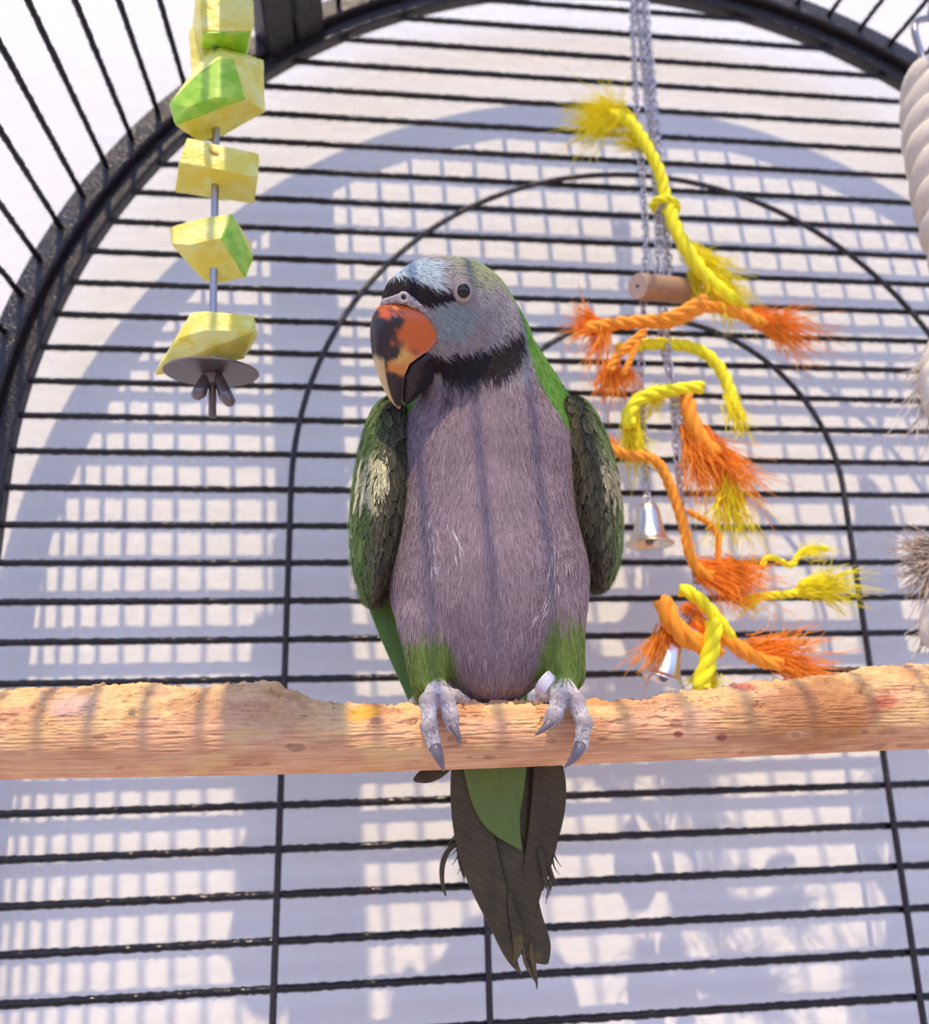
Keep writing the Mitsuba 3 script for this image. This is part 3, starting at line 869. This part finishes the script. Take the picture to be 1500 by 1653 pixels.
def lathe(profile, o, axis, n=48):
    """Profile rows (radius, height along axis) turned about the axis at o."""
    axis = axis / np.linalg.norm(axis)
    u = np.cross(axis, V(.31, .9, .2))
    u /= np.linalg.norm(u)
    w = np.cross(axis, u)
    th = np.linspace(0, 2 * np.pi, n, endpoint=False)
    ring = np.cos(th)[:, None] * u + np.sin(th)[:, None] * w
    v = np.concatenate([o + axis * h + ring * r for r, h in profile])
    F = []
    for i in range(len(profile) - 1):
        j = np.arange(n)
        k = (j + 1) % n
        F += [np.c_[i * n + j, i * n + k, (i + 1) * n + k], np.c_[i * n + j, (i + 1) * n + k, (i + 1) * n + j]]
    return trimesh.Trimesh(v, np.vstack(F), process=False)


dc = un(342, 601, .4055)
Rw = S(77, .405)
part(skewer, "washer", lathe([(.0001, .0005), (Rw - .0006, .0005), (Rw, 0), (Rw, -.0004), (Rw - .0004, -.0008), (.0001, -.0008)], dc, r_dir * -1), "dull_steel", smooth=30, label="large round steel washer")
nut = part(skewer, "wing_nut", lathe([(.0001, 0), (.0052, 0), (.0056, .0012), (.0046, .0058), (.0026, .0068), (.0001, .0068)], dc + r_dir * .0008, r_dir), "dull_steel", smooth=35)
for q0, q1, q2 in (((331, 612), (323, 632), (319, 636)), ((354, 612), (364, 638), (370, 647))):
    part(nut, "wing", roughen(hull([(un(*q0, .4030), .0027), (un(*q0, .4060), .0027), (un(*q1, .4020), .0036), (un(*q1, .4080), .0036), (un(*q2, .4030), .0032), (un(*q2, .4070), .0032)]), .0001, 200, .0012), "dull_steel")


def chunk(label, pts, peel=None, bevel=.0009, seed=0):
    t = thing("apple_chunk", label, "apple piece", "apple pieces on the skewer")
    yc = ry(np.mean([p[1] for p in pts]))
    W = [un(x, y, yc + dy * .001) for x, y, dy in pts]
    part(t, "flesh", roughen(hull([(w_, bevel) for w_ in W], 10), .00035, 320, .0016, seed), "apple_flesh")
    if peel:
        cen_ = np.mean(W, 0)
        Q = [un(x, y, yc + dy * .001) for x, y, dy in peel]
        pn = np.cross(Q[1] - Q[0], Q[2] - Q[0])
        pn /= np.linalg.norm(pn)
        pn *= np.sign(pn @ (np.mean(Q, 0) - cen_))
        part(t, "peel", roughen(hull([(q_ + pn * .0004, .0009) for q_ in Q] + [(np.mean(Q, 0) + pn * .0009, .0008)], 10), .0002, 200, .0016, seed + 3), "apple_peel", label="bright green peel")
    return t


chunk("topmost apple cube on the skewer, green peel underneath, cut by the picture's top", [(323, -4, -12), (407, 12, -11), (328, 50, -12), (403, 50, -11), (325, 76, 8), (397, 85, 9), (313, 44, 8), (408, 36, 9), (320, -20, 10), (404, -14, 10)],
      peel=[(329, 54, -12), (402, 53, -11), (396, 84, 8), (327, 76, 7)], seed=1)
chunk("thin apple slice mostly hidden behind the two upper pieces", [(307, 52, 6), (322, 30, 4), (330, 100, 4), (312, 118, 7), (395, 95, 10), (390, 118, 10), (318, 40, 12), (345, 128, 8)], seed=2)
chunk("largest apple piece with a broad bright green peel, second from the top", [(335, 88, 4), (352, 74, 0), (423, 99, 4), (422, 124, 6), (276, 169, -10), (322, 121, -12), (354, 98, -13), (376, 97, -13), (395, 160, -13), (286, 201, -8), (343, 161, -14),
      (420, 142, 0), (425, 179, 2), (356, 218, 10), (321, 225, 9), (310, 123, 4), (400, 190, 10)],
      peel=[(277, 168, -10.5), (322, 122, -12.5), (354, 99, -13.5), (376, 99, -13.5), (394, 159, -13.5), (343, 160, -14.5), (302, 176, -12), (286, 200, -8.5)], seed=3)
c4 = chunk("squarish peeled apple cube in the middle with a brown core spot", [(304, 226, -11), (416, 251, -9), (292, 263, -12), (414, 285, -10), (285, 308, 11), (408, 326, 12), (304, 240, 12), (412, 262, 12)], seed=4)
part(c4, "core_spot", roughen(hull([(un(343, 247, ry(280) - .0115), .0016), (un(338, 240, ry(280) - .0108), .0010), (un(356, 255, ry(280) - .0105), .0012)]), .0004, 500, .001), "core_stain", label="brown core spot")
chunk("wedge-shaped apple piece with green peel on its right side, second from the bottom", [(277, 369, -6), (310, 359, -8), (372, 348, -9), (280, 394, -8), (307, 396, -10), (357, 385, -11), (382, 366, -4), (404, 395, 6), (406, 417, 8), (395, 445, 4),
      (332, 451, 9), (354, 454, 8), (314, 433, 4), (330, 358, 10)], peel=[(373, 349, -9), (358, 386, -11), (394, 444, 3.5), (405, 417, 6), (388, 384, -3)], seed=5)
chunk("lowest apple piece, long and yellow, resting on the steel washer", [(310, 508, -8), (343, 506, -9), (408, 513, -8), (292, 545, -9), (330, 534, -11), (406, 536, -10), (414, 541, 0), (392, 577, 10), (300, 588, 9), (254, 603, 2), (258, 592, -2), (330, 505, 10), (400, 512, 10)], seed=6)

# ------------------------------------------------------------------ the hanging toy
TY = .47
toy = thing("hanging_toy", "bird toy of thin chains, yellow and orange frayed ropes, a wooden block and two bells", "bird toy")
scene["yellow_fibre"] = rough((.93, .84, .02), 0.75, sheen=0.6)
scene["orange_fibre"] = rough((.95, .34, .025), 0.75, sheen=0.6)
scene["cotton"] = rough(mikit.proc(lambda p, n, uv: mix((0.62, 0.55, 0.46), (0.76, 0.70, 0.60), fbm(p.x * 900, p.y * 900, p.z * 900))), 0.9, sheen=0.5)
scene["grey_cotton"] = rough((.58, .48, .38), 0.9, sheen=0.5)
scene["chain_metal"] = {"type": "roughconductor", "material": "none", "alpha": 0.07, "specular_reflectance": {"type": "rgb", "value": [.60, .57, .60]}}
scene["bell_metal"] = {"type": "roughconductor", "material": "none", "alpha": 0.17, "specular_reflectance": {"type": "rgb", "value": [.88, .80, .66]}}
scene["steel_bell"] = {"type": "roughconductor", "material": "none", "alpha": 0.15, "specular_reflectance": {"type": "rgb", "value": [.82, .84, .90]}}
rng = np.random.default_rng(77)


def tw(pts, r, strands=3, pitch=6.5, taper=1.0, step=None, dome=0.0):
    """A rope of twisted strands along points."""
    L0 = np.linalg.norm(np.diff(pts, axis=0), axis=1).sum()
    n = max(12, int(L0 / (step or r * .5)))
    q = spline(pts, n)
    t = np.gradient(q, axis=0)
    t /= np.linalg.norm(t, axis=1, keepdims=True)
    a = V(.2, -1, .1)
    N = np.zeros_like(q)
    for i in range(n):
        a = a - t[i] * (a @ t[i])
        a /= np.linalg.norm(a)
        N[i] = a
    Bn = np.cross(t, N)
    s = np.linspace(0, L0, n)
    rr = r * np.linspace(1, taper, n)
    if dome:
        rr = rr * np.sqrt(np.clip(1 - (1 - np.clip(s / dome, 0, 1)) ** 2, .04, 1))
    out = []
    for k in range(strands):
        ph = 2 * np.pi * (s / (r * pitch) + k / strands)
        c = q + (rr * .5)[:, None] * (np.cos(ph)[:, None] * N + np.sin(ph)[:, None] * Bn)
        out.append(tube(c, rr * .56 * (1 + .06 * np.sin(s / r * 5 + k)), n=9))
    return join(out)


def fray(o, d, n, length, spread, droop=.3, r=.00032, w0=.002):
    """Loose fibres from the point o towards d."""
    d = d / np.linalg.norm(d)
    out = []
    for _ in range(n):
        e = d + rng.normal(0, spread, 3)
        e /= np.linalg.norm(e)
        ln = length * rng.uniform(.4, .98)
        c1, c2 = rng.normal(0, .30, 3), rng.normal(0, .45, 3)
        p0 = o + rng.normal(0, w0, 3)
        t = np.linspace(0, 1, 7)[:, None]
        out.append(tube(p0 + (d * .35 + e * .65) * ln * t + (c1 * t ** 2 + c2 * t ** 3 * .6 + V(0, 0, -droop) * t ** 2) * ln * .6, r * (1 - .5 * t[:, 0]), n=4))
    return join(out)


def px3(P):
    return np.array([un(p[0], p[1], TY + (p[2] * .001 if len(p) > 2 else 0)) for p in P])


def cord(colour, path, rpx, frays=(), label=None, **k):
    key = part(toy, colour + "_rope", tw(px3(path), S(rpx, TY) * .93, **k), colour + "_fibre", label=label)
    for (x0, y0), (x1, y1), n, spread in frays:
        o, e = px3([(x0, y0)])[0], px3([(x1, y1)])[0]
        d = e - o + V(0, rng.normal(0, .004), 0)
        part(key, "frayed_end", fray(o, d, int(n * 1.6), np.linalg.norm(e - o), spread, r=.00040, w0=.0026), colour + "_fibre", kind="stuff")
    return key


cord("yellow", [(985, 185, -4), (1020, 200, -6), (1042, 232, -8), (1058, 262, -8), (1070, 295, -6), (1074, 326, -4)], 12, [((1005, 192), (912, 203), 120, .16), ((1000, 190), (930, 165), 120, .18), ((1015, 195), (950, 150), 110, .16), ((1040, 235), (985, 205), 60, .3)], "yellow rope at the toy's top with a bushy frayed end")
cord("yellow", [(1056, 336, 0), (1060, 324, -8), (1078, 322, -10), (1092, 332, -6), (1086, 345, 2)], 9)
cord("yellow", [(1080, 335, -6), (1090, 365, -7), (1110, 405, -8), (1135, 440, -8), (1165, 470, -8), (1190, 488, -6)], 14, [((1140, 445), (1212, 500), 170, .28), ((1110, 405), (1180, 455), 120, .28), ((1125, 430), (1150, 490), 70, .3)])
cord("orange", [(945, 532, -4), (985, 524, -5), (1030, 520, -9), (1075, 515, -11), (1110, 500, -12), (1135, 485, -8)], 13, [((965, 527), (905, 525), 70, .3), ((965, 525), (925, 485), 45, .25), ((975, 530), (955, 590), 45, .3)], "orange rope tied below the wooden block")
cord("orange", [(1050, 520, -6), (1105, 512, -9), (1150, 495, -4), (1195, 507, -4), (1235, 522, -4)], 12, [((1215, 512), (1320, 512), 90, .16), ((1225, 520), (1310, 545), 90, .18)])
cord("orange", [(1040, 535, -8), (1012, 560, -8), (990, 585, -8), (984, 600, -8)], 9, [((986, 590), (965, 640), 50, .25), ((992, 590), (1000, 640), 40, .2)])
cord("orange", [(1030, 552, -9), (1018, 580, -9), (1005, 605, -9)], 6, [((1010, 595), (1025, 640), 25, .25)])
cord("yellow", [(995, 565, 2), (1030, 558, 2), (1085, 556, 4), (1130, 566, 4), (1160, 592, 4), (1178, 630, 4), (1186, 662, 4)], 12, [((1180, 645), (1192, 695), 70, .12)], "yellow rope hanging in an arc")
cord("yellow", [(1132, 625, -6), (1105, 628, -9), (1072, 632, -9), (1040, 640, -7), (1022, 655, -6), (1018, 690, -6)], 13, [((1020, 670), (1030, 750), 110, .16), ((1060, 632), (1045, 668), 40, .3)])
cord("orange", [(958, 700, 2), (985, 722, 0), (1020, 735, -4), (1055, 742, -6), (1078, 775, -4), (1095, 820, -3), (1108, 868, -3), (1118, 905, -4), (1150, 930, -4)], 10, [((1130, 915), (1240, 930), 110, .17), ((1135, 925), (1215, 965), 90, .2), ((990, 722), (945, 690), 20, .25)], "orange rope running down past the upper bell")
cord("orange", [(1108, 640, -6), (1118, 680, -7), (1135, 712, -7), (1160, 735, -7)], 15, [((1130, 700), (1215, 790), 130, .14), ((1120, 690), (1165, 800), 120, .2), ((1110, 690), (1130, 780), 60, .2)], "bushy orange rope in the toy's middle")
cord("yellow", [(1165, 740, 3), (1172, 780, 3), (1180, 810, 3)], 8, [((1172, 775), (1160, 860), 45, .16), ((1175, 780), (1203, 862), 60, .16)])
cord("orange", [(1110, 825, -1), (1140, 842, -1), (1158, 862, -1), (1160, 900, -1), (1182, 925, -1)], 6, [((1170, 912), (1240, 930), 40, .2)])
cord("yellow", [(1195, 975, 3), (1240, 962, 3), (1280, 958, 3), (1312, 945, 3)], 8, [((1300, 950), (1376, 915), 60, .18), ((1300, 950), (1375, 950), 60, .18), ((1220, 968), (1200, 985), 20, .4)], "yellow rope with loose ends at the toy's right")
cord("yellow", [(1230, 918, 3), (1258, 905, 3), (1278, 912, 3), (1290, 895, 3), (1320, 885, 3), (1336, 886, 3)], 6, [((1300, 893), (1338, 882), 20, .2)])
cord("orange", [(1072, 968, -8), (1080, 995, -10), (1100, 1022, -10), (1130, 1040, -8), (1160, 1045, -6)], 18, [((1078, 1010), (1030, 1080), 60, .2), ((1110, 980), (1150, 1010), 40, .3)], "thick orange knot above the lower bell")
cord("orange", [(1120, 1000, -4), (1150, 1020, -6), (1185, 1040, -6), (1220, 1062, -6), (1262, 1070, -6)], 13, [((1240, 1066), (1335, 1082), 100, .12), ((1200, 1050), (1310, 1028), 90, .14)])
cord("yellow", [(1098, 952, -10), (1122, 962, -12), (1145, 985, -12), (1166, 1010, -10), (1178, 1030, -6)], 12)
cord("yellow", [(1152, 1002, -14), (1150, 1035, -15), (1143, 1068, -15), (1135, 1095, -15), (1130, 1112, -15)], 15, [((1135, 1090), (1120, 1116), 40, .4), ((1140, 1085), (1155, 1116), 40, .3)], "thick yellow rope end hanging to the perch")


def chain(path):
    q = px3(path)
    L0 = np.linalg.norm(np.diff(q, axis=0), axis=1).sum()
    n = int(L0 / .0044)
    c = spline(q, n)
    t = np.gradient(c, axis=0)
    t /= np.linalg.norm(t, axis=1, keepdims=True)
    th = np.linspace(0, 2 * np.pi, 13)
    out = []
    a0 = rng.uniform(0, 3)
    for i in range(n):
        ang = a0 + i * np.pi / 2 + rng.normal(0, .2)
        s = np.cross(t[i], V(math.sin(ang), math.cos(ang), .05))
        s /= np.linalg.norm(s)
        out.append(tube(c[i] + .0029 * np.cos(th)[:, None] * t[i] + .0021 * np.sin(th)[:, None] * s, .00078, n=6, up=np.cross(t[i], s), cap=False))
    part(toy, "chain", join(out), "chain_metal", kind="stuff")


chain([(1012, -155, 0), (1022, 40, 0), (1030, 200, 0), (1040, 320, 0), (1041, 440, 0)])
chain([(1018, -155, 3), (1033, 60, 2), (1044, 160, 2), (1058, 300, 2), (1062, 440, 4)])
chain([(1024, -155, 0), (1040, 20, 0), (1050, 150, -1), (1066, 320, 0), (1076, 440, 2)])
chain([(1030, -155, 2), (1046, 40, 2), (1060, 200, 2), (1072, 330, 2), (1082, 445, 4)])
chain([(1076, 505, 4), (1082, 600, 0), (1090, 690, 0), (1097, 785, 0), (1118, 900, 2), (1124, 960, 2)])
chain([(1040, 470, 2), (1036, 560, 2), (1036, 640, 2), (1042, 745, 2), (1045, 812, 2)])
chain([(1070, 500, 6), (1070, 560, 6), (1092, 640, 6), (1104, 760, 6)])
chain([(1124, 950, 0), (1112, 990, 0), (1085, 1035, 0)])

wb_a, wb_b = un(1030, 462, TY - .010), un(1112, 470, TY + .012)
wax = wb_b - wb_a
wl = np.linalg.norm(wax)
wr = S(25.5, TY) * .93
scene["block_wood"] = rough(mikit.proc(lambda p, n, uv: mix((0.30, 0.17, 0.09), (0.46, 0.29, 0.17), fbm(p.x * 250, p.y * 250, p.z * 900))), 0.6)
scene["pale_wood"] = rough(mikit.proc(lambda p, n, uv: mix((0.50, 0.36, 0.27), (0.62, 0.48, 0.38), fbm(p.x * 700, p.y * 700, p.z * 700))), 0.7)
block = part(toy, "wooden_block", lathe([(wr - .0006, 0), (wr, .0008), (wr, wl - .0008), (wr - .0006, wl), (.0001, wl)], wb_a, wax), "block_wood", smooth=35, label="small round wooden block")
part(block, "end_grain", lathe([(.0001, -.0001), (.0009, -.0002), (.0016, -.0003), (wr - .0005, -.0003), (wr - .0004, .0004)], wb_a, wax), "pale_wood", smooth=35)
part(block, "hole", lathe([(.0001, -.0006), (.0012, -.0006), (.0012, .0004)], wb_a, wax), "dark_horn")


def bell(top, bottom, half, mat, label):
    """A bell from its crown to the middle of its mouth; half: the mouth's half width in pixels."""
    a, b = un(*top, TY), un(*bottom, TY)
    ax = b - a
    h = np.linalg.norm(ax)
    R = S(half, TY) * .95
    prof = [(.0001, 0), (.18, .01), (.34, .05), (.44, .14), (.50, .30), (.56, .50), (.64, .70), (.76, .86), (.93, .96), (1.0, 1.0), (.98, 1.02), (.90, .985), (.72, .86), (.58, .66), (.50, .45), (.44, .2), (.0001, .08)]
    r_, h_ = np.array(prof).T
    prof = spline(np.c_[r_, h_, 0 * r_], 60)[:, :2]
    prof[:, 0] = np.maximum(prof[:, 0], .0001)
    k = part(toy, "bell", lathe([(x * R, y * h) for x, y in prof], a, ax), mat, label=label)
    u = np.cross(ax, V(0, 1, 0))
    part(k, "loop", torus(a - ax / h * .0022, np.cross(u, ax), .0024, .0006, up=ax), mat)
    part(k, "clapper", join([ball(a + ax * .93, .0028, 2), tube(np.array([a + ax * .1, a + ax * .9]), .0006, n=6)]), "dull_steel")


bell((1045, 812), (1049, 878), 43, "bell_metal", "upper silvery bell hanging level")
bell((1090, 1032), (1070, 1098), 38, "steel_bell", "lower tilted bell beside the orange knot")

# ------------------------------------------------------------------ the cotton rope at the right
rope = thing("cotton_rope", "thick white twisted cotton rope hanging at the right edge on a metal hook", "rope")
RY = .43
rp = np.array([un(x, y, RY) for x, y in ((1496, 106), (1499, 150), (1500, 200), (1508, 265), (1525, 345), (1552, 440), (1570, 560), (1578, 720), (1576, 900), (1570, 1040), (1562, 1150))])
part(rope, "strands", tw(rp, S(54, RY) * .93, strands=3, pitch=3.4, step=.0025, dome=.016), "cotton")
part(rope, "end_cap", roughen(hull([(rp[0] + V(0, 0, -.006), S(22, RY)), (rp[1], S(30, RY))]), .0006, 300, .003), "cotton")
hk = spline([un(x, y, RY + d) for x, y, d in ((1500, 30, .006), (1489, 31, .004), (1478, 38, 0), (1477, 52, -.002), (1483, 75, 0), (1492, 98, 0), (1497, 125, 0))], 40)
part(rope, "hook", tube(hk, .0022, n=12), "steel")
part(rope, "hook_wire", tube(np.array([un(1500, 30, RY + .006), un(1512, -60, RY + .006), un(1513, -88, RY + .006)]), .0018, n=10), "steel")
for (x0, y0), (x1, y1), n, sp_, m in (((1520, 575), (1476, 602), 90, .22, "cotton"), ((1520, 600), (1482, 650), 70, .22, "cotton"), ((1515, 610), (1492, 700), 60, .2, "cotton"),
                                      ((1530, 890), (1452, 862), 120, .2, "grey_cotton"), ((1530, 900), (1455, 915), 120, .2, "grey_cotton"), ((1530, 900), (1480, 960), 90, .2, "grey_cotton"),
                                      ((1520, 985), (1484, 1030), 80, .2, "cotton")):
    o, e = un(x0, y0, RY + .004), un(x1, y1, RY + .004)
    part(rope, "tuft", fray(o, e - o, n, np.linalg.norm(e - o), sp_, r=.0005, w0=.003), m, kind="stuff")
part(rope, "strand_end", tw(np.array([un(x, y, RY - .004) for x, y in ((1540, 520), (1512, 560), (1500, 600), (1505, 650), (1530, 690))]), S(17, RY)), "cotton")
part(rope, "strand_end", tw(np.array([un(x, y, RY - .004) for x, y in ((1540, 960), (1506, 985), (1500, 1020), (1520, 1050))]), S(15, RY)), "cotton")
